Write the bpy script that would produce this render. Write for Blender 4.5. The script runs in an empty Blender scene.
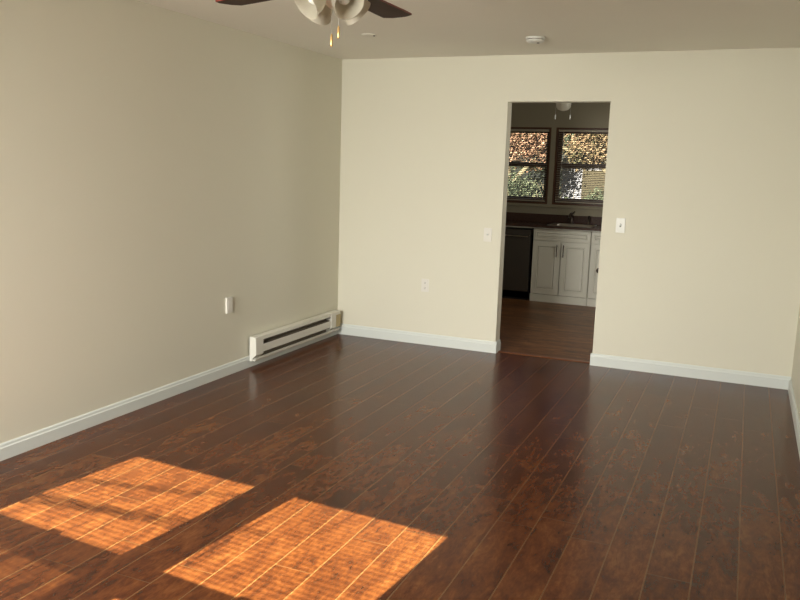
import bpy, bmesh, math, random
from mathutils import Vector, Matrix
random.seed(7)
C = bpy.context.scene.collection
PI = math.pi

# ------------------------------------------------------------------ camera
yaw, pitch, roll, FPX = 0.40565, -0.16570, 0.03136, 797.93
fw = Vector((-math.sin(yaw)*math.cos(pitch), math.cos(yaw)*math.cos(pitch), math.sin(pitch)))
r0 = Vector((math.cos(yaw), math.sin(yaw), 0)); u0 = r0.cross(fw)
rr = math.cos(roll)*r0 + math.sin(roll)*u0
uu = -math.sin(roll)*r0 + math.cos(roll)*u0
cam = bpy.data.cameras.new('camera'); co = bpy.data.objects.new('camera', cam); C.objects.link(co)
M = Matrix((( rr.x, uu.x, -fw.x, 3.367), (rr.y, uu.y, -fw.y, -6.399), (rr.z, uu.z, -fw.z, 1.536), (0, 0, 0, 1)))
co.matrix_world = M
cam.sensor_width = 36; cam.lens = FPX*36/800; cam.clip_start = 0.02; cam.clip_end = 300
bpy.context.scene.camera = co

# ------------------------------------------------------------------ world, sun, daylight, exposure
SUN_TAN = 0.594
sun_el = math.atan(SUN_TAN)
w = bpy.data.worlds.new('world'); bpy.context.scene.world = w; w.use_nodes = True
nt = w.node_tree; bg = nt.nodes['Background']
sky = nt.nodes.new('ShaderNodeTexSky'); sky.sky_type = 'NISHITA'; sky.sun_disc = False
sky.sun_elevation = sun_el; sky.sun_rotation = PI + 0.105
nt.links.new(sky.outputs[0], bg.inputs[0]); bg.inputs[1].default_value = 0.14
sl = bpy.data.lights.new('sun', 'SUN'); so = bpy.data.objects.new('sun', sl); C.objects.link(so)
sl.energy = 74; sl.angle = math.radians(0.22); sl.color = (1.0, 1.0, 0.70)
so.rotation_euler = Vector((0.105, 1.0, -SUN_TAN)).to_track_quat('-Z', 'Y').to_euler()
# skylight that falls in through the two front windows
for nm, x in (('daylight', 0.58), ('daylight', 1.585)):
    al = bpy.data.lights.new(nm, 'AREA'); ao = bpy.data.objects.new(nm, al); C.objects.link(ao)
    al.shape = 'RECTANGLE'; al.size = 0.76; al.size_y = 1.05; al.energy = 46; al.color = (1.0, 0.97, 0.90); al.spread = math.radians(95)
    ao.location = (x, -6.66, 1.52); ao.rotation_euler = (PI/2-math.radians(17), 0, 0)
# fill light added to brighten the kitchen, set at an added side window
al = bpy.data.lights.new('kitchen_daylight', 'AREA'); ao = bpy.data.objects.new('kitchen_daylight', al); C.objects.link(ao)
al.shape = 'RECTANGLE'; al.size = 0.9; al.size_y = 1.0; al.energy = 18; al.color = (1.0, 0.97, 0.90)
ao.location = (3.76, 1.3, 1.55); ao.rotation_euler = (PI/2, 0, PI/2)
vs = bpy.context.scene.view_settings
vs.view_transform = 'Standard'; vs.look = 'None'; vs.gamma = 1; vs.exposure = 0.0
vs.use_curve_mapping = False

# ------------------------------------------------------------------ materials
def mat(name, col, rough=0.6, metal=0.0, noise=0.0, nscale=6.0, bump=0.0, bscale=80.0, spec=0.5, trans=0.0):
    m = bpy.data.materials.new(name); m.use_nodes = True
    t = m.node_tree; b = t.nodes['Principled BSDF']
    b.inputs['Roughness'].default_value = rough; b.inputs['Metallic'].default_value = metal
    b.inputs['Specular IOR Level'].default_value = spec
    b.inputs['Transmission Weight'].default_value = trans
    tc = t.nodes.new('ShaderNodeTexCoord')
    n = t.nodes.new('ShaderNodeTexNoise'); n.inputs['Scale'].default_value = nscale; n.inputs['Detail'].default_value = 4
    t.links.new(tc.outputs['Object'], n.inputs['Vector'])
    mx = t.nodes.new('ShaderNodeMix'); mx.data_type = 'RGBA'
    mx.inputs[6].default_value = tuple(c*(1-noise) for c in col) + (1,)
    mx.inputs[7].default_value = tuple(min(1, c*(1+noise)) for c in col) + (1,)
    t.links.new(n.outputs['Fac'], mx.inputs[0]); t.links.new(mx.outputs[2], b.inputs['Base Color'])
    if bump:
        n2 = t.nodes.new('ShaderNodeTexNoise'); n2.inputs['Scale'].default_value = bscale; n2.inputs['Detail'].default_value = 3
        t.links.new(tc.outputs['Object'], n2.inputs['Vector'])
        bp = t.nodes.new('ShaderNodeBump'); bp.inputs['Strength'].default_value = bump; bp.inputs['Distance'].default_value = 0.002
        t.links.new(n2.outputs['Fac'], bp.inputs['Height']); t.links.new(bp.outputs['Normal'], b.inputs['Normal'])
    return m

def pane_mat(name, tint, opaque, gloss=True, x=0):
    m = bpy.data.materials.new(name); m.use_nodes = True; t = m.node_tree
    for n in list(t.nodes): t.nodes.remove(n)
    out = t.nodes.new('ShaderNodeOutputMaterial'); tr = t.nodes.new('ShaderNodeBsdfTransparent')
    tr.inputs[0].default_value = tint
    gl = t.nodes.new('ShaderNodeBsdfGlossy' if gloss else 'ShaderNodeBsdfDiffuse')
    if gloss: gl.inputs['Roughness'].default_value = 0.02
    else: gl.inputs[0].default_value = (0.05, 0.05, 0.05, 1)
    mx = t.nodes.new('ShaderNodeMixShader'); mx.inputs[0].default_value = opaque
    t.links.new(tr.outputs[0], mx.inputs[1]); t.links.new(gl.outputs[0], mx.inputs[2]); t.links.new(mx.outputs[0], out.inputs[0])
    return m

class G:
    """tiny node-graph helper"""
    def __init__(s, t): s.t = t
    def m(s, op, a, b=None, c=None):
        n = s.t.nodes.new('ShaderNodeMath'); n.operation = op
        for i, v in enumerate((a, b, c)):
            if v is None: continue
            if isinstance(v, (int, float)): n.inputs[i].default_value = v
            else: s.t.links.new(v, n.inputs[i])
        return n.outputs[0]
    def xyz(s, x, y, z):
        n = s.t.nodes.new('ShaderNodeCombineXYZ')
        for i, v in enumerate((x, y, z)):
            if isinstance(v, (int, float)): n.inputs[i].default_value = v
            else: s.t.links.new(v, n.inputs[i])
        return n.outputs[0]
    def white(s, v):
        n = s.t.nodes.new('ShaderNodeTexWhiteNoise'); n.noise_dimensions = '1D'
        s.t.links.new(v, n.inputs['W']); return n.outputs['Value']
    def noise(s, vec, scale, detail=4, rough=0.6, dist=0.0):
        n = s.t.nodes.new('ShaderNodeTexNoise'); n.inputs['Scale'].default_value = scale
        n.inputs['Detail'].default_value = detail; n.inputs['Roughness'].default_value = rough
        n.inputs['Distortion'].default_value = dist
        s.t.links.new(vec, n.inputs['Vector']); return n.outputs['Fac']
    def ramp(s, v, stops):
        n = s.t.nodes.new('ShaderNodeValToRGB'); e = n.color_ramp.elements
        while len(e) < len(stops): e.new(0.5)
        for i, (p, c) in enumerate(stops): e[i].position = p; e[i].color = tuple(c) + (1,)
        s.t.links.new(v, n.inputs[0]); return n.outputs[0]
    def mix(s, f, a, b, mode='MIX'):
        n = s.t.nodes.new('ShaderNodeMix'); n.data_type = 'RGBA'; n.blend_type = mode
        for i, v in ((0, f), (6, a), (7, b)):
            if isinstance(v, (int, float)): n.inputs[i].default_value = v
            elif isinstance(v, tuple): n.inputs[i].default_value = v + (1,)
            else: s.t.links.new(v, n.inputs[i])
        return n.outputs[2]

def plank_mat(name, along, width, length, stops, seam, seam_w, rough, streak, bump, gain=1.0, dark=(0.03, 0.012, 0.006), offset=0.0, spec=0.5):
    m = bpy.data.materials.new(name); m.use_nodes = True; t = m.node_tree; g = G(t)
    b = t.nodes['Principled BSDF']
    geo = t.nodes.new('ShaderNodeTexCoord'); sp = t.nodes.new('ShaderNodeSeparateXYZ')
    t.links.new(geo.outputs['Object'], sp.inputs[0])
    a, l = (sp.outputs['X'], sp.outputs['Y']) if along == 'Y' else (sp.outputs['Y'], sp.outputs['X'])
    u = g.m('DIVIDE', g.m('ADD', a, 50*width+offset), width); row = g.m('FLOOR', u); fu = g.m('FRACT', u)
    rnd = g.white(row)
    v = g.m('ADD', g.m('DIVIDE', g.m('ADD', l, 60.0), length), g.m('MULTIPLY', rnd, 7.31)); col = g.m('FLOOR', v); fv = g.m('FRACT', v)
    pid = g.m('ADD', g.m('MULTIPLY', row, 17.13), g.m('MULTIPLY', col, 3.71))
    pr = g.white(pid)
    du = g.m('MULTIPLY', g.m('MINIMUM', fu, g.m('SUBTRACT', 1.0, fu)), width)
    dv = g.m('MULTIPLY', g.m('MINIMUM', fv, g.m('SUBTRACT', 1.0, fv)), length)
    d = g.m('MINIMUM', du, dv)
    # wood figure: long streaks, scraped blotches and fine grain
    vec = g.xyz(g.m('ADD', g.m('MULTIPLY', a, 1.0), g.m('MULTIPLY', pr, 13.0)), g.m('MULTIPLY', l, streak), g.m('MULTIPLY', pr, 31.0))
    n1 = g.noise(vec, 9.0, 6, 0.68, 1.0)
    n2 = g.noise(vec, 55.0, 4, 0.65, 0.6)
    vec2 = g.xyz(a, g.m('MULTIPLY', l, 0.8), g.m('MULTIPLY', pr, 9.0))
    n3 = g.noise(vec2, 8.0, 4, 0.6, 1.2)
    f = g.m('ADD', g.m('ADD', g.m('MULTIPLY', n1, 0.56), g.m('MULTIPLY', n2, 0.34)), g.m('ADD', g.m('MULTIPLY', n3, 0.22), g.m('MULTIPLY', g.m('SUBTRACT', pr, 0.5), 0.06)))
    c = g.ramp(g.m('SUBTRACT', f, 0.06), stops)
    ls = g.m('LESS_THAN', du, seam_w)
    c = g.mix(g.m('MULTIPLY', ls, 0.7), c, seam)
    c = g.mix(g.m('MULTIPLY', g.m('LESS_THAN', dv, seam_w*0.8), 0.35), c, seam)
    c = g.mix(g.m('LESS_THAN', d, seam_w*0.30), c, dark)
    t.links.new(c, b.inputs['Base Color'])
    b.inputs['Specular IOR Level'].default_value = spec
    t.links.new(g.m('ADD', rough, g.m('MULTIPLY', n1, 0.12)), b.inputs['Roughness'])
    h = g.m('MULTIPLY', n3, 0.5)
    groove = g.m('MULTIPLY', g.m('SUBTRACT', 1.0, g.m('MINIMUM', g.m('DIVIDE', d, seam_w*1.2), 1.0)), -1.6)
    bp = t.nodes.new('ShaderNodeBump'); bp.inputs['Strength'].default_value = bump; bp.inputs['Distance'].default_value = 0.0016
    t.links.new(g.m('ADD', h, groove), bp.inputs['Height']); t.links.new(bp.outputs['Normal'], b.inputs['Normal'])
    return m

WALL = mat('wall_paint', (0.735, 0.715, 0.60), 0.62, noise=0.015, nscale=1.2, bump=0.15, bscale=120)
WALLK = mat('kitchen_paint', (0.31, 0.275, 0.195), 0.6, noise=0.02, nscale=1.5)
CEIL = mat('ceiling_paint', (0.86, 0.835, 0.75), 0.9, noise=0.015, nscale=2, bump=0.2, bscale=90)
TRIM = mat('trim_paint', (0.70, 0.745, 0.72), 0.4, noise=0.01)
PALEPL = mat('cream_plastic', (0.77, 0.75, 0.69), 0.45)
PLATE = mat('white_plastic', (0.78, 0.79, 0.75), 0.35)
SLOT = mat('dark_slot', (0.03, 0.03, 0.03), 0.7)
HEAT = mat('heater_enamel', (0.76, 0.75, 0.68), 0.35, noise=0.01)
FIN_SHADE = mat('heater_fins_shade', (0.17, 0.14, 0.10), 0.5, metal=0.4)  # fins, and the added dark sheet standing in for slot shade
TAN = mat('tan_end_cover', (0.50, 0.40, 0.20), 0.5, noise=0.05)
BLADE = mat('dark_walnut', (0.050, 0.027, 0.018), 0.6, spec=0.15, noise=0.25, nscale=20)
BLEDGE = mat('blade_edge_red', (0.20, 0.035, 0.025), 0.4)
FANW = mat('fan_white_metal', (0.75, 0.72, 0.66), 0.35)
FROST = bpy.data.materials.new('frosted_glass'); FROST.use_nodes = True
_t = FROST.node_tree; _p = _t.nodes['Principled BSDF']; _p.inputs['Base Color'].default_value = (0.62, 0.59, 0.50, 1); _p.inputs['Roughness'].default_value = 0.25
_l = _t.nodes.new('ShaderNodeBsdfTranslucent'); _l.inputs[0].default_value = (0.85, 0.81, 0.72, 1)
_m = _t.nodes.new('ShaderNodeMixShader'); _m.inputs[0].default_value = 0.5
_t.links.new(_p.outputs[0], _m.inputs[1]); _t.links.new(_l.outputs[0], _m.inputs[2]); _t.links.new(_m.outputs[0], _t.nodes['Material Output'].inputs[0])
BRASS = mat('brass_pull', (0.85, 0.55, 0.22), 0.3, metal=0.7)
CHAINM = mat('bead_chain', (0.7, 0.68, 0.62), 0.3, metal=0.8)
BROWN = mat('dark_brown_sash', (0.085, 0.035, 0.018), 0.4, noise=0.15, nscale=12)
SLAT = mat('blind_slat', (0.42, 0.37, 0.29), 0.4)
SLATW = mat('white_blind_slat', (0.8, 0.8, 0.78), 0.5)
GLASS = pane_mat('window_glass', (0.97, 0.98, 0.97, 1), 0.06)
SCREEN = pane_mat('insect_screen_mesh', (0.9, 0.9, 0.9, 1), 0.50, gloss=False)
KGLASS = pane_mat('dimming_window_glass', (0.72, 0.72, 0.70, 1), 0.05)  # pane tint put in to dim the bright yard outside
CAB = mat('cabinet_paint', (0.80, 0.79, 0.69), 0.4, noise=0.01)
CABLINE = mat('cabinet_gap', (0.10, 0.09, 0.07), 0.7)
GRAN = mat('brown_granite', (0.060, 0.030, 0.022), 0.18, noise=0.6, nscale=60)
STEEL = mat('stainless_steel', (0.62, 0.60, 0.56), 0.28, metal=1.0)
DARKST = mat('dark_stainless', (0.10, 0.088, 0.075), 0.35, metal=0.5)
BLACK = mat('black_plastic', (0.012, 0.012, 0.012), 0.4)
BRONZE = mat('dark_bronze', (0.10, 0.08, 0.065), 0.3, metal=0.8)
GRASS = mat('lawn', (0.045, 0.05, 0.022), 0.9, noise=0.4, nscale=3, bump=0.4, bscale=40)
BARK = mat('grey_bark', (0.15, 0.115, 0.09), 0.8, noise=0.3, nscale=15)
THRESH = mat('threshold_wood', (0.16, 0.058, 0.025), 0.3, noise=0.2, nscale=30)
FLOOR = plank_mat('red_brown_planks', 'Y', 0.165, 1.25,
    [(0.34, (0.028, 0.0085, 0.0040)), (0.46, (0.068, 0.0185, 0.0060)), (0.56, (0.108, 0.032, 0.0092)), (0.70, (0.170, 0.068, 0.021))],
    (0.24, 0.12, 0.045), 0.0026, 0.18, 0.30, 0.05, spec=0.23)  # pale seam colour: worn bevels plus sun highlights painted in
KFLOOR = plank_mat('brown_kitchen_planks', 'X', 0.115, 1.1,
    [(0.34, (0.045, 0.019, 0.008)), (0.45, (0.12, 0.052, 0.021)), (0.56, (0.22, 0.10, 0.042)), (0.70, (0.36, 0.19, 0.09))],
    (0.08, 0.04, 0.02), 0.002, 0.32, 0.12, 0.1, spec=0.2)

# ------------------------------------------------------------------ geometry helpers
def add_box(bm, x0, x1, y0, y1, z0, z1, bev=0.0):
    vs_ = [bm.verts.new((x, y, z)) for x in (x0, x1) for y in (y0, y1) for z in (z0, z1)]
    fs = []
    for q in ((0, 1, 3, 2), (4, 6, 7, 5), (0, 4, 5, 1), (2, 3, 7, 6), (0, 2, 6, 4), (1, 5, 7, 3)):
        fs.append(bm.faces.new([vs_[i] for i in q]))
    if bev > 0:
        es = list({e for f in fs for e in f.edges})
        bmesh.ops.bevel(bm, geom=es, offset=bev, segments=2, affect='EDGES', profile=0.6)
    return bm
def bx(*a, **k): return add_box(bmesh.new(), *a, **k)
def frame_of(d):
    d = d.normalized(); h = Vector((0, 0, 1)) if abs(d.z) < 0.9 else Vector((1, 0, 0))
    a = d.cross(h).normalized(); return a, d.cross(a)
def add_tube(bm, pts, radii, n=10, caps=True):
    pts = [Vector(p) for p in pts]
    if isinstance(radii, (int, float)): radii = [radii]*len(pts)
    rings = []
    for i, p in enumerate(pts):
        d = pts[min(i+1, len(pts)-1)] - pts[max(i-1, 0)]
        if i == 0: a, b = frame_of(d)
        else:
            dn = d.normalized(); a = (a - dn*a.dot(dn)).normalized(); b = dn.cross(a)
        rings.append([bm.verts.new(p + radii[i]*(math.cos(2*PI*k/n)*a + math.sin(2*PI*k/n)*b)) for k in range(n)])
    for r1, r2 in zip(rings, rings[1:]):
        for k in range(n): bm.faces.new((r1[k], r1[(k+1) % n], r2[(k+1) % n], r2[k]))
    if caps: bm.faces.new(rings[0][::-1]); bm.faces.new(rings[-1])
    return bm
def add_lathe(bm, prof, c=(0, 0, 0), n=24, axis=Vector((0, 0, 1)), caps=True):
    axis = Vector(axis).normalized(); a, b = frame_of(axis); c = Vector(c); rings = []
    for r, h in prof:
        rings.append([bm.verts.new(c + axis*h + max(r, 1e-4)*(math.cos(2*PI*k/n)*a + math.sin(2*PI*k/n)*b)) for k in range(n)])
    for r1, r2 in zip(rings, rings[1:]):
        for k in range(n): bm.faces.new((r1[k], r1[(k+1) % n], r2[(k+1) % n], r2[k]))
    if caps: bm.faces.new(rings[0][::-1]); bm.faces.new(rings[-1])
    return bm
def add_prism(bm, prof, axis, t0, t1):
    """extrude a closed profile; axis 'X': prof is (y,z); 'Y': prof is (x,z); 'Z': prof is (x,y)"""
    f = {'X': lambda p, t: (t, p[0], p[1]), 'Y': lambda p, t: (p[0], t, p[1]), 'Z': lambda p, t: (p[0], p[1], t)}[axis]
    A = [bm.verts.new(f(p, t0)) for p in prof]; B = [bm.verts.new(f(p, t1)) for p in prof]; n = len(prof)
    for i in range(n): bm.faces.new((A[i], A[(i+1) % n], B[(i+1) % n], B[i]))
    bm.faces.new(A[::-1]); bm.faces.new(B); return bm
def obj(name, bm, m, parent=None, smooth=False):
    bmesh.ops.recalc_face_normals(bm, faces=bm.faces[:])
    me = bpy.data.meshes.new(name); bm.to_mesh(me); bm.free(); me.materials.append(m)
    if smooth:
        for p in me.polygons: p.use_smooth = True
        try: me.set_sharp_from_angle(angle=math.radians(40))
        except Exception: pass
    o = bpy.data.objects.new(name, me); C.objects.link(o)
    if parent: o.parent = parent
    return o
def thing(name, label, cat, loc=(0, 0, 0), rotz=0, group=None):
    o = bpy.data.objects.new(name, None); C.objects.link(o); o.empty_display_size = 0.1
    o.location = loc; o.rotation_euler = (0, 0, rotz); o['label'] = label; o['category'] = cat
    if group: o['group'] = group
    return o
def tag(o, label, cat, group=None, kind=None):
    o['label'] = label; o['category'] = cat
    if group: o['group'] = group
    if kind: o['kind'] = kind
    return o
def struct(name, bm, m, label, cat, parent=None):
    o = obj(name, bm, m, parent)
    o['kind'] = 'structure'; o['label'] = label; o['category'] = cat
    return o

W, H = 3.774, 2.44
T = 0.12
D0, D1, DH = 1.511, 2.323, 2.078
YF = -6.75            # inner face of the front wall
YK0, YK1 = T, 3.49    # kitchen depth

# ------------------------------------------------------------------ room shell
struct('floor', bx(-0.0, W, YF-0.4, 0.075, -0.02, 0.0), FLOOR, 'reddish brown laminate plank floor of the empty living room', 'floor')
struct('floor_kitchen', bx(-0.0, W, 0.075, YK1, -0.02, 0.0), KFLOOR, 'brown plank floor of the kitchen beyond the doorway', 'floor')
b = bmesh.new()
add_box(b, 0, D0, 0, T, 0, H); add_box(b, D1, W, 0, T, 0, H); add_box(b, D0, D1, 0, T, DH, H)
struct('wall_back', b, WALL, 'cream painted back wall with the plain untrimmed kitchen doorway', 'wall')
struct('wall_left', bx(-T, 0, YF-0.4, 0.0+T, 0, H), WALL, 'long tan cream wall on the left above the baseboard heater', 'wall')
struct('wall_right', bx(W, W+T, YF-0.4, 0.0+T, 0, H), WALL, 'sliver of cream wall at the right edge of the room', 'wall')
b = bmesh.new()   # front wall behind the camera with two window openings
FW = [(0.143, 1.020), (1.138, 2.035)]; FZ0, FZ1 = 0.93, 2.135
xs = [-T, FW[0][0], FW[0][1], FW[1][0], FW[1][1], W+T]
for i in range(5):
    if i % 2 == 0: add_box(b, xs[i], xs[i+1], YF-T, YF, 0, H)
    else: add_box(b, xs[i], xs[i+1], YF-T, YF, 0, FZ0); add_box(b, xs[i], xs[i+1], YF-T, YF, FZ1, H)
struct('wall_front', b, WALL, 'cream front wall with two windows that let the sun in', 'wall')
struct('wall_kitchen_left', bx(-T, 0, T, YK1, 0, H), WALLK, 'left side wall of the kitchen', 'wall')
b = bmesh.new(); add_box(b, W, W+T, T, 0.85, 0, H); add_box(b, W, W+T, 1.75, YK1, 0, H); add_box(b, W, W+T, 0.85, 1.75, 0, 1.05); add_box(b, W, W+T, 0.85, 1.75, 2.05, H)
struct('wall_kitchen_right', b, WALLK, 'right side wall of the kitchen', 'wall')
KW = [(0.15, 1.068), (1.128, 2.04)]; KZ0, KZ1 = 1.13, 2.065
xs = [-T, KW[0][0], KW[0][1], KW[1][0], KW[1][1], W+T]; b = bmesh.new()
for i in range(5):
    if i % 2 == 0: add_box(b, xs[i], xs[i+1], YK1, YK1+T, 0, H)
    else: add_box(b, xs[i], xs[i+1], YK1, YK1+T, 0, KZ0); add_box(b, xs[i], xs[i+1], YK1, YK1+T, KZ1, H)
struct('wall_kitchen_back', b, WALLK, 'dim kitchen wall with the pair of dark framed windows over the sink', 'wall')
struct('ceiling', bx(-T, W+T, YF-0.4, YK1+T, H, H+0.14), CEIL, 'flat off white ceiling with a fan and two round fixtures', 'ceiling')

# baseboards: profile with an eased, stepped top
def bbprof(h, t): return [(0, 0), (t, 0), (t, h*0.74), (t*0.72, h*0.80), (t*0.62, h*0.93), (t*0.35, h), (0, h)]
BH = 0.098
def bb_y(name, x, sgn, y0, y1, label):
    b = bmesh.new(); add_prism(b, [(x+sgn*p, z) for p, z in bbprof(0.086, 0.014)], 'Y', y0, y1); return struct(name, b, TRIM, label, 'baseboard')
bb_y('baseboard_left', 0, 1, YF, 0.0, 'white baseboard along the left wall running behind the heater')
bb_y('baseboard_right', W, -1, YF, -0.014, 'white baseboard along the right wall')
b = bmesh.new(); add_prism(b, [(-p, z) for p, z in bbprof(BH, 0.014)], 'X', 0.014, D0+0.012)
add_prism(b, [(D0+p, z) for p, z in bbprof(BH, 0.012)], 'Y', 0.0, T)
struct('baseboard_back', b, TRIM, 'white baseboard on the back wall left of the doorway', 'baseboard')
b = bmesh.new(); add_prism(b, [(-p, z) for p, z in bbprof(BH, 0.014)], 'X', D1-0.012, W)
add_prism(b, [(D1-p, z) for p, z in bbprof(BH, 0.012)], 'Y', 0.0, T)
struct('baseboard_back_right', b, TRIM, 'white baseboard on the back wall right of the doorway', 'baseboard')
b = bmesh.new(); add_prism(b, [(0.05, 0), (0.098, 0), (0.092, 0.006), (0.056, 0.006)], 'X', D0+0.012, D1-0.012)
struct('trim_1', b, THRESH, 'low reddish wood threshold strip across the kitchen doorway', 'threshold')

# ------------------------------------------------------------------ windows
def make_window(name, x0, x1, z0, z1, yin, yout, m, label, glass_split, screen=False, rail=0.045, sash=0.035):
    """double hung window set in a wall from yin (room side) to yout; root mesh is the frame"""
    s = 1 if yout > yin else -1
    def Y(t): return yin + s*t
    f = 0.022
    def ybox(b, xa, xb, ta, tb, za, zb):
        ya, yb = sorted((Y(ta), Y(tb))); add_box(b, xa, xb, ya, yb, za, zb)
    b = bmesh.new(); t0, t1 = 0.0, T
    ybox(b, x0, x0+f, t0, t1, z0, z1); ybox(b, x1-f, x1, t0, t1, z0, z1)
    ybox(b, x0+f, x1-f, t0, t1, z0, z0+f); ybox(b, x0+f, x1-f, t0, t1, z1-f, z1)
    root = struct(name, b, m, label, 'window')
    gz = glass_split
    def sashf(nm, ta, tb, za, zb, rb, rt):
        b = bmesh.new(); xa, xb = x0+f, x1-f
        ybox(b, xa, xa+sash, ta, tb, za, zb); ybox(b, xb-sash, xb, ta, tb, za, zb)
        ybox(b, xa+sash, xb-sash, ta, tb, za, za+rb); ybox(b, xa+sash, xb-sash, ta, tb, zb-rt, zb)
        o = obj(nm, b, m, root)
        b = bmesh.new(); ybox(b, xa+sash, xb-sash, (ta+tb)/2-0.002, (ta+tb)/2+0.002, za+rb, zb-rt)
        obj('glass_pane', b, KGLASS if m is BROWN else GLASS, o); return o
    sashf('upper_sash', 0.078, 0.108, gz-rail/2, z1-f, rail, sash)
    lo = sashf('lower_sash', 0.046, 0.076, z0+f, gz+rail/2, sash+0.01, rail)
    b = bmesh.new(); ybox(b, (x0+x1)/2-0.03, (x0+x1)/2+0.03, 0.034, 0.046, gz+rail/2-0.012, gz+rail/2+0.006)
    obj('sash_lock', b, BRONZE, lo)
    if screen:
        b = bmesh.new(); ybox(b, x0+f, x1-f, 0.112, 0.114, z0+f, gz+0.0)
        obj('insect_screen', b, SCREEN, root)
    return root
make_window('window_1', KW[0][0], KW[0][1], KZ0, KZ1, YK1, YK1+T, BROWN, 'left of the two dark brown double hung kitchen windows', 1.61, rail=0.058, sash=0.045)
make_window('window_2', KW[1][0], KW[1][1], KZ0, KZ1, YK1, YK1+T, BROWN, 'right of the two dark brown double hung kitchen windows', 1.61, rail=0.058, sash=0.045)
make_window('window_3', FW[0][0], FW[0][1], FZ0, FZ1, YF, YF-T, TRIM, 'front window nearest the left wall, screened below', 1.525, screen=True, rail=0.088)
make_window('window_4', FW[1][0], FW[1][1], FZ0, FZ1, YF, YF-T, TRIM, 'front window further from the left wall', 1.512, rail=0.088)
b = bmesh.new(); X0, X1 = W+0.03, W+0.07  # unseen window added to go with the kitchen fill light
add_box(b, X0, X1, 0.85, 0.90, 1.05, 2.05); add_box(b, X0, X1, 1.70, 1.75, 1.05, 2.05); add_box(b, X0, X1, 0.90, 1.70, 1.05, 1.10); add_box(b, X0, X1, 0.90, 1.70, 2.0, 2.05); add_box(b, X0, X1, 0.90, 1.70, 1.53, 1.57)
wr = struct('added_side_window', b, BROWN, 'added unseen side window in the right wall of the kitchen', 'window')
obj('glass_pane', bx(W+0.048, W+0.052, 0.90, 1.70, 1.10, 2.0), KGLASS, wr)
# interior casing of the kitchen windows and the sill board
b = bmesh.new()
add_box(b, 0.09, 2.10, YK1-0.035, YK1, KZ0-0.035, KZ0-0.008, bev=0.004)
struct('trim_2', b, WALLK, 'narrow stool board under the kitchen windows', 'trim')

def make_blind(x0, x1, ztop, zbot, yc, tilt, m, label, group, inner=1):
    """inner: +1 when the room is on the +y side"""
    t = thing('window_blind', label, 'blind', ((x0+x1)/2, yc, zbot), 0, group)
    w2 = (x1-x0)/2; h = ztop-zbot
    obj('headrail', bx(-w2, w2, -0.013, 0.013, h-0.026, h, bev=0.002), m, t)
    b = bmesh.new(); z = 0.03; dy, dz = 0.0125*math.cos(tilt), 0.0125*math.sin(tilt)
    while z < h-0.035:
        n = Vector((0, -math.sin(tilt), math.cos(tilt)))*0.0005
        top = [(-w2+.004, -dy, z-dz), (w2-.004, -dy, z-dz), (w2-.004, 0, z+0.0015), (-w2+.004, 0, z+0.0015), (w2-.004, dy, z+dz), (-w2+.004, dy, z+dz)]
        A = [b.verts.new(Vector(p)+n) for p in top]; B = [b.verts.new(Vector(p)-n) for p in top]
        b.faces.new((A[0], A[1], A[2], A[3])); b.faces.new((A[3], A[2], A[4], A[5]))
        b.faces.new((B[3], B[2], B[1], B[0])); b.faces.new((B[5], B[4], B[2], B[3]))
        for i, j in ((0, 1), (1, 2), (2, 4), (4, 5), (5, 3), (3, 0)): b.faces.new((A[j], A[i], B[i], B[j]))
        z += 0.0212
    obj('slats', b, m, t)
    obj('bottom_rail', bx(-w2+.004, w2-.004, -0.011, 0.011, 0.0, 0.014, bev=0.002), m, t)
    for sx in (-0.7, 0.7):
        b = bmesh.new()
        for yy in (-0.0135, 0.0135): add_tube(b, [(sx*w2, yy, 0.01), (sx*w2, yy, h-0.02)], 0.0007, 5)
        obj('ladder_cord', b, m, t)
    b = bmesh.new(); add_tube(b, [(-w2+0.06, 0.016*inner, h-0.03), (-w2+0.06, 0.02*inner, h-0.5)], 0.003, 6); obj('tilt_wand', b, m, t)
    return t
make_blind(KW[0][0]+.03, KW[0][1]-.03, KZ1-.024, KZ0+.03, YK1+0.020, 0.30, SLAT, 'mini blind with thin open slats in the left kitchen window', 'blinds of the kitchen windows', -1)
make_blind(KW[1][0]+.03, KW[1][1]-.03, KZ1-.024, KZ0+.03, YK1+0.020, 0.30, SLAT, 'mini blind with thin open slats in the right kitchen window', 'blinds of the kitchen windows', -1)
st = -math.atan(SUN_TAN) + 0.11
make_blind(FW[0][0]+.03, FW[0][1]-.03, FZ1-.024, FZ0+.03, YF-0.020, st, SLATW, 'white mini blind in the front window nearest the left wall', 'blinds of the front windows', 1)
make_blind(FW[1][0]+.03, FW[1][1]-.03, FZ1-.024, FZ0+.03, YF-0.020, st, SLATW, 'white mini blind in the second front window', 'blinds of the front windows', 1)

# front wall turned off square on purpose, to slant its windows' sun patches
SK = Matrix.Translation((1.25, YF, 0)) @ Matrix.Rotation(math.radians(-4.0), 4, 'Z') @ Matrix.Translation((-1.25, -YF, 0))
bpy.context.view_layer.update()
for o in list(C.objects):
    if o.parent is None and (o.name in ('wall_front', 'window_3', 'window_4') or (o.name.startswith('window_blind') and o.location.y < 0) or (o.name.startswith('daylight'))):
        o.matrix_world = SK @ o.matrix_world

# ------------------------------------------------------------------ baseboard heater on the left wall
hl = 1.375
t = thing('baseboard_heater', 'long white electric baseboard heater low on the left wall by the corner', 'heater', (0.014, -1.44, 0.048))
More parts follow.
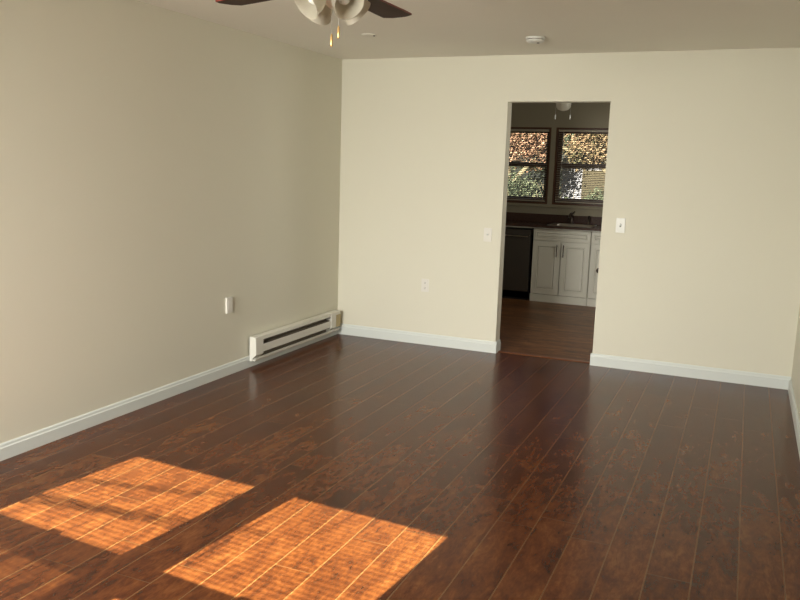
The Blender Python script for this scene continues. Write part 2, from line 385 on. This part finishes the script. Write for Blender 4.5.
# local: x away from wall, y along wall (0 near end .. hl far end), z up from its bottom
HZ = 0.186; dx = 0.054
prof = [(0, 0.0), (0.022, 0.0), (0.022, 0.006), (0.004, 0.010), (0.004, HZ-0.004), (0.05, HZ-0.004), (dx-0.004, HZ-0.020), (dx, HZ-0.026), (dx, HZ-0.020), (0.052, HZ), (0, HZ)]
b = bmesh.new(); add_prism(b, [(0, 0.012), (0.004, 0.012), (0.004, HZ-0.004), (0.048, HZ-0.006), (0.050, HZ-0.030), (0.054, HZ-0.030), (0.052, HZ-0.002), (0, HZ)], 'Y', 0.01, hl-0.01)
obj('back_housing', b, HEAT, t)
b = bmesh.new(); add_prism(b, [(dx-0.004, 0.062), (dx, 0.062), (dx, HZ-0.068), (dx-0.004, HZ-0.068)], 'Y', 0.10, hl-0.18)
add_prism(b, [(dx-0.004, 0.062), (dx, 0.062), (dx-0.006, 0.056), (dx-0.008, 0.058)], 'Y', 0.10, hl-0.18)
obj('front_panel', b, HEAT, t)
b = bmesh.new(); add_prism(b, [(0.004, 0.0), (0.040, 0.0), (0.046, 0.012), (0.046, 0.026), (0.042, 0.026), (0.040, 0.012), (0.004, 0.012)], 'Y', 0.008, hl-0.01)
obj('bottom_lip', b, HEAT, t)
b = bmesh.new()
for k in range(60): yy = 0.12 + k*(hl-0.32)/59; add_box(b, 0.010, 0.045, yy, yy+0.0012, 0.05, 0.125)
add_tube(b, [(0.027, 0.11, 0.088), (0.027, hl-0.19, 0.088)], 0.006, 8)
obj('heating_fins', b, FIN_SHADE, t)
obj('slot_shade_sheet', bx(0.005, 0.008, 0.11, hl-0.19, 0.014, HZ-0.012), FIN_SHADE, t)  # dark sheet added behind the slots, paints in their shade
capprof = [(0, 0.0), (0.022, 0.0), (0.026, 0.022), (dx+0.004, 0.050), (dx+0.004, HZ-0.004), (dx+0.001, HZ+0.001), (0, HZ+0.003)]
b = bmesh.new(); add_prism(b, capprof, 'Y', 0.0, 0.10); obj('end_cap', b, HEAT, t)
b = bmesh.new(); add_prism(b, capprof, 'Y', hl-0.19, hl-0.10); obj('end_cap', b, HEAT, t)
b = bmesh.new(); add_prism(b, [(0, 0.03), (dx-0.004, 0.045), (dx-0.004, HZ-0.020), (dx-0.006, HZ-0.014), (0, HZ-0.012)], 'Y', hl-0.10, hl-0.002)
o = obj('end_filler', b, TAN, t); o['label'] = 'tan yellowish filler piece'

# ------------------------------------------------------------------ wall plates
def plate(name, label, cat, loc, rotz, kind, depth=0.006, group=None, P=None):
    """local frame: wall plane is y=0, room is towards -y"""
    t = thing(name, label, cat, loc, rotz, group)
    w2, h = 0.035, 0.114; P = P or PLATE
    obj('cover_plate', bx(-w2, w2, -depth, 0, 0, h, bev=0.0022), P, t)
    if kind == 'decora':
        obj('receptacle', bx(-0.017, 0.017, -depth-0.002, -depth, 0.024, 0.090, bev=0.0008), P, t)
        for z in (0.012, 0.102): obj('screw', add_lathe(bmesh.new(), [(0.003, 0), (0.003, 0.001)], (0, -depth, z), 10, (0, -1, 0)), P, t)
        return t
    if kind == 'outlet':
        for z in (0.034, 0.080):
            b = bmesh.new(); add_prism(b, [(0.017*math.cos(a)*1.0, z+max(-.0125, min(.0125, 0.017*math.sin(a)))) for a in [2*PI*k/24 for k in range(24)]], 'Y', -depth-0.0025, -depth)
            r = obj('receptacle', b, P, t)
            b = bmesh.new()
            add_box(b, -0.0075, -0.0055, -depth-0.003, -depth-0.0024, z-0.001, z+0.008); add_box(b, 0.0055, 0.0075, -depth-0.003, -depth-0.0024, z-0.001, z+0.008)
            add_box(b, -0.0025, 0.0025, -depth-0.003, -depth-0.0024, z-0.009, z-0.004); obj('slot', b, SLOT, r)
        obj('screw', add_lathe(bmesh.new(), [(0.003, 0), (0.003, 0.001)], (0, -depth, 0.057), 10, (0, -1, 0)), CHAINM, t)
    else:
        obj('toggle_slot', bx(-0.006, 0.006, -depth-0.0008, -depth, 0.045, 0.070), SLOT if kind == 'switch_dark' else P, t)
        b = bmesh.new(); add_prism(b, [(-depth, 0.051), (-depth-0.011, 0.063), (-depth-0.011, 0.069), (-depth, 0.064)], 'X', -0.0045, 0.0045)
        obj('toggle', b, PLATE, t)
        for z in (0.026, 0.088): obj('screw', add_lathe(bmesh.new(), [(0.003, 0), (0.003, 0.001)], (0, -depth, z), 10, (0, -1, 0)), PLATE, t)
    return t
plate('light_switch', 'white toggle light switch on the back wall just right of the doorway', 'switch', (2.468, 0, 1.080), 0, 'switch_dark', 0.007)
plate('light_switch', 'pale toggle light switch on the back wall left of the doorway', 'switch', (1.397, 0, 0.940), 0, 'switch', 0.006, P=PALEPL)
plate('wall_outlet', 'pale duplex outlet low on the back wall left of the doorway', 'outlet', (0.853, 0, 0.466), 0, 'outlet', 0.004, P=PALEPL)
plate('wall_outlet', 'white outlet plate on the left wall near the heater', 'outlet', (0, -1.690, 0.458), PI/2, 'decora', 0.016, P=PALEPL)

# ------------------------------------------------------------------ ceiling fixtures
t = thing('smoke_detector', 'small round white smoke detector on the ceiling in front of the doorway', 'smoke detector', (1.915, -0.80, H))
obj('mounting_base', add_lathe(bmesh.new(), [(0.066, 0), (0.068, -0.004), (0.066, -0.012)], n=32), PLATE, t, True)
obj('vent_band', add_lathe(bmesh.new(), [(0.055, -0.012), (0.055, -0.017)], n=32), CABLINE, t)
obj('cover', add_lathe(bmesh.new(), [(0.062, -0.017), (0.062, -0.025), (0.052, -0.033), (0.02, -0.036)], n=32), PLATE, t, True)
obj('test_button', add_lathe(bmesh.new(), [(0.009, -0.0355), (0.009, -0.039)], (0.02, 0, 0), n=16), SLOT, t)
t = thing('ceiling_cover_plate', 'flat round cover plate on the ceiling behind the fan pull chains', 'cover plate', (0.815, -1.155, H))
obj('plate', add_lathe(bmesh.new(), [(0.054, 0), (0.054, -0.002), (0.048, -0.005)], n=32), CEIL, t, True)
obj('screw', add_lathe(bmesh.new(), [(0.006, -0.005), (0.006, -0.010)], (0.035, 0.01, 0), n=12), SLOT, t)

# ------------------------------------------------------------------ ceiling fans
def blade_mesh(a0, z, r0, r1, wid0, wid1, pitch_, th):
    b = bmesh.new(); out = [(r0, -wid0/2), (r1-0.10, -wid1/2), (r1-0.02, -wid1/2), (r1, -wid1/2+0.035), (r1, wid1/2-0.035), (r1-0.02, wid1/2), (r1-0.10, wid1/2), (r0, wid0/2)]
    ca, sa = math.cos(a0), math.sin(a0)
    def P(u, v, h):
        vv, hh = v*math.cos(pitch_) - h*math.sin(pitch_), v*math.sin(pitch_) + h*math.cos(pitch_)
        return (ca*u - sa*vv, sa*u + ca*vv, z+hh)
    A = [b.verts.new(P(u, v, th/2)) for u, v in out]; B = [b.verts.new(P(u, v, -th/2)) for u, v in out]; n = len(out)
    b.faces.new(A); f = b.faces.new(B[::-1])
    sides = [b.faces.new((B[i], B[(i+1) % n], A[(i+1) % n], A[i])) for i in range(n)]
    for s in sides: s.material_index = 1
    return b
def fan_common(t, drop, angs, r1, wid, pitch_):
    """local origin at the ceiling; blades hang at z=-drop"""
    zb = -drop
    obj('canopy', add_lathe(bmesh.new(), [(0.068, 0), (0.066, -0.02), (0.045, -0.045), (0.02, -0.05)], n=32), FANW, t, True)
    obj('downrod', add_lathe(bmesh.new(), [(0.012, -0.04), (0.012, zb+0.09)], n=12), FANW, t, True)
    obj('motor_housing', add_lathe(bmesh.new(), [(0.02, zb+0.105), (0.07, zb+0.095), (0.10, zb+0.06), (0.105, zb+0.02), (0.09, zb-0.012), (0.055, zb-0.02)], n=32), FANW, t, True)
    for a in angs:
        o = obj('blade', blade_mesh(a, zb, 0.17, r1, wid*0.8, wid, pitch_, 0.007), BLADE, t); o.data.materials.append(BLEDGE)
        b = bmesh.new(); ca, sa = math.cos(a), math.sin(a)
        def Q(u, v, z): return (ca*u-sa*v, sa*u+ca*v, zb+z)
        add_tube(b, [Q(0.09, 0, 0.0), Q(0.13, 0, -0.008), Q(0.17, 0.0, -0.008)], 0.008, 8)
        for v in (-0.03, 0.03): add_tube(b, [Q(0.15, 0, -0.008), Q(0.19, v, -0.008), Q(0.23, v*0.8, -0.008)], 0.004, 6)
        obj('blade_iron', b, FANW, t)
def pull(t, x, y, z0, z1, m=BRASS, r=0.0048, ln=0.042):
    b = bmesh.new(); add_tube(b, [(x*0.4, y*0.4, z0), (x, y, z0-0.02), (x, y, z1+ln)], 0.0010, 6)
    c = obj('pull_chain', b, CHAINM, t)
    b = add_lathe(bmesh.new(), [(0.0015, z1+ln+0.002), (r*0.8, z1+ln-0.004), (r, z1+ln*0.5), (r*0.9, z1+0.004), (0.002, z1)], (x, y, 0), 12)
    obj('pull_fob', b, m, c, True)

FX, FY = 1.976, -3.836
t = thing('ceiling_fan', 'ceiling fan with dark walnut blades and frosted glass shades at the top edge', 'ceiling fan', (FX, FY, H))
a0 = 1.588
fan_common(t, 0.291, [a0 + k*2*PI/5 for k in range(5)], 0.60, 0.126, math.radians(-3))
obj('light_fitter', add_lathe(bmesh.new(), [(0.045, -0.29), (0.055, -0.31), (0.052, -0.335), (0.02, -0.36), (0.008, -0.37)], n=28), FANW, t, True)
for k in range(4):
    a = math.radians(60) + k*PI/2
    d = Vector((math.cos(a), math.sin(a), 0)); ax = (d*0.78 + Vector((0, 0, -0.62))).normalized()
    base = d*0.040 + Vector((0, 0, -0.318))
    arm = obj('lamp_arm', add_tube(bmesh.new(), [d*0.03+Vector((0, 0, -0.318)), base, base+ax*0.012], 0.012, 10), FANW, t)
    prof = [(0.020, 0.005), (0.030, 0.012), (0.047, 0.035), (0.056, 0.062), (0.058, 0.085), (0.066, 0.108), (0.063, 0.108), (0.055, 0.085), (0.053, 0.062), (0.044, 0.036), (0.028, 0.015), (0.018, 0.008)]
    prof = [(r_*0.86, h_*0.80) for r_, h_ in prof]
    b = bmesh.new(); add_lathe(b, prof + [prof[0]], base, 28, ax, caps=False)
    bmesh.ops.remove_doubles(b, verts=b.verts[:], dist=1e-5)
    sh = obj('lamp_shade', b, FROST, t, True)
    b = bmesh.new(); add_lathe(b, [(0.010, 0.01), (0.011, 0.02), (0.018, 0.032), (0.022, 0.046), (0.017, 0.058), (0.005, 0.066)], base, 16, ax)
    obj('bulb', b, PLATE, sh, True)
pull(t, 0.020, 0.010, -0.355, -0.470)
pull(t, 0.005, -0.012, -0.355, -0.500)

t = thing('kitchen_ceiling_fan', 'small white globe light and two pull chains of the kitchen ceiling fan', 'ceiling fan', (1.632, 1.5, H))
fan_common(t, 0.135, [math.radians(20) + k*PI/2 for k in range(4)], 0.50, 0.12, math.radians(9))
obj('light_bowl', add_lathe(bmesh.new(), [(0.066, -0.165), (0.074, -0.25), (0.070, -0.285), (0.052, -0.312), (0.02, -0.324), (0.003, -0.326)], n=28), FROST, t, True)
pull(t, -0.072, 0, -0.20, -0.405, PLATE, 0.006, 0.045)
pull(t, 0.072, 0, -0.20, -0.405, PLATE, 0.006, 0.045)

# ------------------------------------------------------------------ kitchen cabinets
CF = 2.88  # front plane of the doors
def raised_panel(name, x0, x1, z0, z1, parent, handle=None):
    d = obj(name, bx(x0, x1, CF, CF+0.020, z0, z1, bev=0.0025), CAB, parent)
    s = 0.052 if z1-z0 > 0.3 else 0.030
    b = bmesh.new()
    # moulded groove and raised field
    A = [(x0+s, z0+s), (x1-s, z0+s), (x1-s, z1-s), (x0+s, z1-s)]
    g = 0.012
    def ring(o, y): return [b.verts.new((x, y, z)) for x, z in ((A[0][0]+o, A[0][1]+o), (A[1][0]-o, A[1][1]+o), (A[2][0]-o, A[2][1]-o), (A[3][0]+o, A[3][1]-o))]
    R = [ring(0, CF-0.0005), ring(0.004, CF-0.006), ring(0.010, CF-0.006), ring(0.014, CF-0.0008), ring(0.020, CF-0.0008), ring(0.032, CF-0.005)]
    for p, q in zip(R, R[1:]):
        for i in range(4): b.faces.new((p[i], p[(i+1) % 4], q[(i+1) % 4], q[i]))
    b.faces.new(R[-1]); obj('raised_panel', b, CAB, d)
    b = bmesh.new()
    for (xa, xb, za, zb) in ((A[0][0]+.013, A[1][0]-.013, A[0][1]+.012, A[0][1]+.017), (A[0][0]+.013, A[1][0]-.013, A[2][1]-.017, A[2][1]-.012), (A[0][0]+.012, A[0][0]+.017, A[0][1]+.013, A[2][1]-.013), (A[1][0]-.017, A[1][0]-.012, A[0][1]+.013, A[2][1]-.013)):
        add_box(b, xa, xb, CF-0.0016, CF-0.0002, za, zb)
    obj('panel_line', b, PANEL_LINE, d)  # darker outline along the panel groove
    if handle and handle[0] == 'bar':
        hx, za, zb = handle[1:]; b = bmesh.new()
        add_tube(b, [(hx, CF-0.030, za), (hx, CF-0.030, zb)], 0.0055, 8)
        for z in (za+0.02, zb-0.02): add_tube(b, [(hx, CF, z), (hx, CF-0.030, z)], 0.004, 8)
        obj('handle', b, BRONZE, d)
    if handle and handle[0] == 'knob':
        hx, z = handle[1:]
        obj('knob', add_lathe(bmesh.new(), [(0.008, 0), (0.008, 0.014), (0.028, 0.020), (0.034, 0.030), (0.026, 0.040), (0.006, 0.043)], (hx, CF, z), 18, (0, -1, 0)), BRONZE, d, True)
    return d
PANEL_LINE = mat('panel_line_dark', (0.30, 0.28, 0.22), 0.6)
CZ = 0.868
def cabinet(x0, x1, label, cat='cabinet', doors=2, drawer=True, handles=None, knob=None):
    t = thing('base_cabinet', label, cat, (0, 0, 0), 0, 'white kitchen base cabinets')
    b = bmesh.new()
    add_box(b, x0, x0+0.018, CF+0.021, YK1-0.004, 0.0, CZ-0.002); add_box(b, x1-0.018, x1, CF+0.021, YK1-0.004, 0.0, CZ-0.002)
    add_box(b, x0+0.018, x1-0.018, CF+0.021, YK1-0.004, 0.09, 0.108); add_box(b, x0+0.018, x1-0.018, YK1-0.012, YK1-0.004, 0.108, CZ-0.002)
    add_box(b, x0+0.018, x1-0.018, CF+0.021, CF+0.039, 0.70, 0.75); add_box(b, x0+0.018, x1-0.018, CF+0.021, CF+0.039, CZ-0.03, CZ-0.002)
    obj('carcass', b, CAB, t)
    obj('toe_board', bx(x0, x1, CF+0.004, CF+0.020, 0.0, 0.088), CAB, t)
    dtop = 0.726; e = 0.004
    if drawer: raised_panel('drawer_front', x0+e, x1-e, 0.734, CZ-0.006, t)
    n = doors; wd = (x1-x0)/n
    for i in range(n):
        hd = None
        if handles: hd = ('bar', handles[i], 0.548, 0.692)
        if knob: hd = ('knob',) + knob
        raised_panel('door', x0+i*wd+e, x0+(i+1)*wd-e, 0.096, dtop, t, hd)
    return t
cabinet(1.068, 1.742, 'white two door sink cabinet with bar handles beside the dishwasher', doors=2, handles=[1.362, 1.440])
cabinet(1.746, 2.36, 'white cabinet right of the sink cabinet, mostly hidden by the doorway edge', doors=1, knob=(1.866, 0.428))
cabinet(0.004, 0.435, 'white cabinet left of the dishwasher in the kitchen corner', doors=1)

t = thing('dishwasher', 'dark stainless dishwasher with a light bar handle left of the sink cabinet', 'dishwasher', (0.745, CF, 0))
obj('tub', bx(-0.298, 0.298, 0.03, 0.60, 0.02, 0.855), BLACK, t)
obj('door', bx(-0.292, 0.292, -0.012, 0.028, 0.105, 0.775, bev=0.004), DARKST, t)
obj('control_panel', bx(-0.292, 0.292, -0.010, 0.028, 0.779, 0.842, bev=0.003), DARKST, t)
b = bmesh.new(); add_tube(b, [(-0.27, -0.045, 0.768), (0.272, -0.045, 0.768)], 0.0075, 10)
for x in (-0.25, 0.25): add_tube(b, [(x, -0.012, 0.768), (x, -0.045, 0.768)], 0.006, 8)
obj('handle', b, STEEL, t)
obj('kick_plate', bx(-0.292, 0.292, 0.03, 0.05, 0.0, 0.10), BLACK, t)

# countertop with sink cut-out and backsplash
SX0, SX1, SY0, SY1 = 1.22, 1.70, 2.985, 3.36
t = thing('countertop', 'dark brown speckled countertop with low backsplash under the kitchen windows', 'countertop', (0, 0, CZ))
b = bmesh.new(); z1 = 0.038; cf = CF-0.030
add_box(b, 0.002, SX0, cf, YK1-0.001, 0, z1); add_box(b, SX1, 2.38, cf, YK1-0.001, 0, z1)
add_box(b, SX0, SX1, cf, SY0, 0, z1); add_box(b, SX0, SX1, SY1, YK1-0.001, 0, z1)
obj('worktop', b, GRAN, t)
obj('lit_edge', bx(0.002, 2.38, cf-0.004, cf, 0.0, 0.012), mat('lit_edge', (0.42, 0.40, 0.34), 0.3), t)  # pale strip added, paints the lit front edge of the counter
obj('backsplash', bx(0.002, 2.38, YK1-0.022, YK1-0.001, z1, 0.140, bev=0.002), GRAN, t)
CT = CZ+0.038
t = thing('kitchen_sink', 'stainless steel drop in sink set in the dark countertop', 'sink', ((SX0+SX1)/2, (SY0+SY1)/2, CT))
b = bmesh.new(); hx, hy = (SX1-SX0)/2, (SY1-SY0)/2
def rr_(hx_, hy_, z, r, n=5):
    out = []
    for cx_, cy_, a_ in ((hx_-r, hy_-r, 0), (-hx_+r, hy_-r, PI/2), (-hx_+r, -hy_+r, PI), (hx_-r, -hy_+r, 1.5*PI)):
        for k in range(n+1): out.append(b.verts.new((cx_+r*math.cos(a_+k*PI/2/n), cy_+r*math.sin(a_+k*PI/2/n), z)))
    return out
R = [rr_(hx+0.02, hy+0.02, 0.001, 0.03), rr_(hx+0.018, hy+0.018, 0.006, 0.03), rr_(hx-0.012, hy-0.012, 0.006, 0.04), rr_(hx-0.02, hy-0.02, -0.004, 0.045), rr_(hx-0.035, hy-0.035, -0.15, 0.05), rr_(hx-0.07, hy-0.07, -0.165, 0.05)]
for p, q in zip(R, R[1:]):
    n = len(p)
    for i in range(n): b.faces.new((p[i], p[(i+1) % n], q[(i+1) % n], q[i]))
b.faces.new(R[-1]); obj('basin', b, STEEL, t, True)
obj('drain', add_lathe(bmesh.new(), [(0.04, -0.163), (0.034, -0.160), (0.01, -0.162)], n=20), STEEL, t)
t = thing('faucet', 'dark low arc faucet behind the kitchen sink', 'faucet', (1.40, 3.415, CT))
obj('base', add_lathe(bmesh.new(), [(0.032, 0), (0.030, 0.012), (0.02, 0.03), (0.018, 0.07)], n=20), BRONZE, t, True)
b = bmesh.new(); add_tube(b, [(0, 0, 0.06), (0, -0.005, 0.105), (0, -0.04, 0.135), (0, -0.10, 0.130), (0, -0.15, 0.100), (0, -0.155, 0.085)], [0.014, 0.013, 0.012, 0.011, 0.011, 0.012], 12)
obj('spout', b, BRONZE, t, True)
b = bmesh.new(); add_tube(b, [(0, 0, 0.10), (0.01, 0.005, 0.13), (0.035, -0.01, 0.155)], [0.012, 0.008, 0.007], 10); obj('lever', b, BRONZE, t, True)
t = thing('sink_sprayer', 'short dark side sprayer standing right of the faucet', 'sprayer', (1.61, 3.42, CT))
obj('base', add_lathe(bmesh.new(), [(0.022, 0), (0.02, 0.012), (0.012, 0.022)], n=16), BRONZE, t, True)
obj('spray_head', add_tube(bmesh.new(), [(0, 0, 0.02), (0, 0, 0.07), (0, -0.015, 0.105)], [0.010, 0.013, 0.016], 12), BRONZE, t, True)

# ------------------------------------------------------------------ outdoors
def ground(name, x0, x1, y0, y1, label):
    o = struct(name, bx(x0, x1, y0, y1, -0.35, -0.30), GRASS, label, 'ground'); return o
ground('ground', -40, 40, -40, 40, 'lawn outside the house')
def foliage_mat(name, stops):
    m = bpy.data.materials.new(name); m.use_nodes = True; t_ = m.node_tree; g = G(t_); b_ = t_.nodes['Principled BSDF']
    tc = t_.nodes.new('ShaderNodeTexCoord')
    n = g.noise(tc.outputs['Object'], 2.6, 3, 0.7); n2 = g.noise(tc.outputs['Object'], 14.0, 2, 0.6)
    f = g.m('ADD', g.m('MULTIPLY', n, 0.5), g.m('MULTIPLY', n2, 0.5))
    t_.links.new(g.ramp(f, stops), b_.inputs['Base Color']); b_.inputs['Roughness'].default_value = 0.7
    return m
F_OR = foliage_mat('autumn_leaves', [(0.35, (0.045, 0.036, 0.016)), (0.46, (0.11, 0.055, 0.040)), (0.55, (0.26, 0.135, 0.11)), (0.68, (0.50, 0.34, 0.27))])  # palest stop paints highlights into the leaf colour
F_GR = foliage_mat('grey_green_leaves', [(0.35, (0.018, 0.022, 0.016)), (0.5, (0.04, 0.05, 0.035)), (0.65, (0.12, 0.11, 0.08))])
F_YE = foliage_mat('yellow_green_leaves', [(0.35, (0.035, 0.04, 0.018)), (0.5, (0.11, 0.07, 0.045)), (0.65, (0.40, 0.25, 0.19))])
def leafy(name, loc, blobs, n, size, fm, label, cat, trunk, group=None):
    rng = random.Random(hash(label) % 1000 if False else sum(map(ord, label)))
    t = thing(name, label, cat, loc, 0, group)
    b = bmesh.new()
    for pts, rad in trunk: add_tube(b, pts, rad, 8)
    obj('trunk', b, BARK, t, True)
    V = []; F = []
    for i in range(n):
        cx_, cy_, cz_, rx, ry, rz = rng.choice(blobs)
        while True:
            q = Vector((rng.uniform(-1, 1), rng.uniform(-1, 1), rng.uniform(-1, 1)))
            if q.length < 1: break
        q = q*(0.55+0.45*rng.random()) if q.length > 0.2 else q
        p = Vector((cx_+q.x*rx, cy_+q.y*ry, cz_+q.z*rz))
        a = Vector((rng.gauss(0, 1), rng.gauss(0, 1), rng.gauss(0, 1))).normalized(); s = size*rng.uniform(0.6, 1.3)
        e = a.orthogonal().normalized(); f_ = a.cross(e); k = len(V)
        V += [p-e*s, p-e*s*0.1+f_*s*0.45, p+e*s, p-e*s*0.1-f_*s*0.45]; F.append((k, k+1, k+2, k+3))
    me = bpy.data.meshes.new('leaves'); me.from_pydata([tuple(v) for v in V], [], F); me.materials.append(fm)
    o = bpy.data.objects.new('leaves', me); C.objects.link(o); o.parent = t
    return t
gz = -0.30
leafy('autumn_tree', (-2.9, 15.4, gz), [(-0.6, 0, 2.6, 1.3, 1.0, 1.0), (0.7, 0.2, 2.8, 1.1, 1.0, 1.1), (0, 0.3, 4.6, 1.8, 1.3, 1.0)], 14000, 0.055, F_OR,
      'orange leaved autumn tree seen through the left kitchen window', 'tree',
      [([(0, 0, 0), (0.1, 0, 1.3), (-0.1, 0, 2.6), (0, 0, 4.2)], [0.14, 0.11, 0.09, 0.04]), ([(0, 0, 1.3), (0.8, 0.1, 2.2), (1.4, 0.2, 3.4)], [0.07, 0.05, 0.02]), ([(0, 0, 1.7), (-0.7, 0, 2.4), (-1.2, 0, 3.4)], [0.07, 0.05, 0.02])])
leafy('autumn_tree', (0.9, 12.9, gz), [(-0.7, 0, 2.9, 1.2, 1.0, 0.9), (0.7, 0.1, 3.2, 1.3, 1.1, 1.1), (-1.1, 0, 2.3, 0.6, 0.6, 0.5), (0, 0, 4.4, 1.5, 1.2, 1.0)], 12000, 0.055, F_YE,
      'yellow green autumn tree seen through the right kitchen window', 'tree',
      [([(0, 0, 0), (-0.1, 0, 1.3), (0.1, 0, 2.6), (0, 0, 4.0)], [0.13, 0.10, 0.08, 0.04]), ([(0, 0, 1.2), (-0.8, -0.1, 2.0), (-1.7, -0.2, 2.4)], [0.06, 0.05, 0.03])])
leafy('shrub', (-2.6, 12.6, gz), [(0, 0, 0.8, 1.3, 0.8, 0.8), (0.6, 0, 1.3, 0.8, 0.6, 0.5)], 6000, 0.045, F_GR,
      'grey green shrub low behind the left kitchen window', 'shrub', [([(0, 0, 0), (0, 0, 0.9)], [0.04, 0.02]), ([(0, 0, 0.1), (0.5, 0, 1.2)], [0.03, 0.015])])
leafy('shrub', (-0.1, 12.3, gz), [(0, 0, 0.7, 1.1, 0.7, 0.7), (0.5, 0, 1.1, 0.7, 0.6, 0.5)], 4500, 0.045, F_GR,
      'dark green shrub low behind the right kitchen window', 'shrub', [([(0, 0, 0), (0, 0, 0.9)], [0.04, 0.02]), ([(0, 0, 0.1), (-0.5, 0, 1.1)], [0.03, 0.015])])
leafy('hedge', (-1.5, 20.5, gz), [(x, 0, z, 1.3, 1.0, 1.3) for x in (-6, -4.5, -3, -1.5, 0, 1.5, 3, 4.5) for z in (1.2, 3.0, 4.8)], 20000, 0.09, F_GR,
      'tall grey green hedge closing off the yard behind the trees', 'hedge', [([(0, 0, 0), (0, 0, 3.0)], [0.12, 0.04])])
# bare pale branches lying low in the yard
t = thing('bare_shrub', 'pale bare branches low behind the kitchen windows', 'shrub', (-1.5, 11.2, gz))
b = bmesh.new(); rg = random.Random(3)
def twig(p, d, L, r, lev):
    q = p + d*L; mid = p + d*L*0.5 + Vector((0, 0, 0.04*L)); add_tube(b, [p, mid, q], [r, r*0.8, r*0.5], 6)
    if lev:
        for k in range(3):
            nd = (d + Vector((rg.uniform(-0.9, 0.9), rg.uniform(-0.4, 0.4), rg.uniform(-0.5, 0.5)))).normalized()
            twig(p + d*L*rg.uniform(0.4, 0.95), nd, L*0.62, r*0.55, lev-1)
for k in range(6):
    twig(Vector((rg.uniform(-1.1, 1.1), rg.uniform(-.2, .2), 0)), Vector((rg.uniform(-0.8, 0.8), 0, 1)).normalized(), rg.uniform(0.9, 1.2), 0.022, 2)
obj('branches', b, BARK, t)
t = thing('garden_shed', 'pale lilac grey shed far behind the right kitchen window', 'shed', (-0.75, 17.9, gz))
obj('siding', bx(-1.0, 1.0, -0.6, 0.6, 0, 2.1), mat('lilac_siding', (0.14, 0.13, 0.19), 0.7), t)
b = bmesh.new(); add_prism(b, [(-1.15, 2.1), (1.15, 2.1), (0, 2.75)], 'Y', -0.75, 0.75); obj('roof', b, mat('shed_roof', (0.16, 0.14, 0.14), 0.8), t)
obj('door', bx(-0.4, 0.4, -0.63, -0.6, 0.05, 1.9), BRONZE, t)
# bare tree in the front yard whose limb crosses the sun on its way to the first window
t = thing('bare_tree', 'leafless tree in the front yard whose limb shades one window', 'tree', (-1.3, -11.0, gz))
b = bmesh.new()
add_tube(b, [(0, 0, 0), (0.03, 0, 2.0), (-0.05, 0, 3.6), (-0.1, 0.1, 5.5), (0, 0.1, 7)], [0.16, 0.13, 0.11, 0.07, 0.02], 10)
obj('trunk', b, BARK, t, True)
b = bmesh.new()
add_tube(b, [(-0.05, 0, 3.7), (0.35, 0, 4.30), (0.8, 0, 4.52), (1.5, 0, 4.56), (2.2, 0, 4.62)], [0.05, 0.020, 0.012, 0.009, 0.004], 8)
add_tube(b, [(0.35, 0, 4.30), (0.8, 0.05, 4.44), (1.4, 0.1, 4.47), (1.9, 0.1, 4.50)], [0.014, 0.010, 0.008, 0.003], 6)
add_tube(b, [(0.45, 0, 4.36), (1.0, 0.05, 4.63), (1.6, 0.1, 4.67), (1.9, 0.1, 4.74)], [0.010, 0.009, 0.006, 0.003], 6)
add_tube(b, [(-0.05, 0, 3.9), (-0.8, 0, 4.8), (-1.5, 0, 5.3)], [0.06, 0.04, 0.01], 8)
obj('limb', b, BARK, t, True)
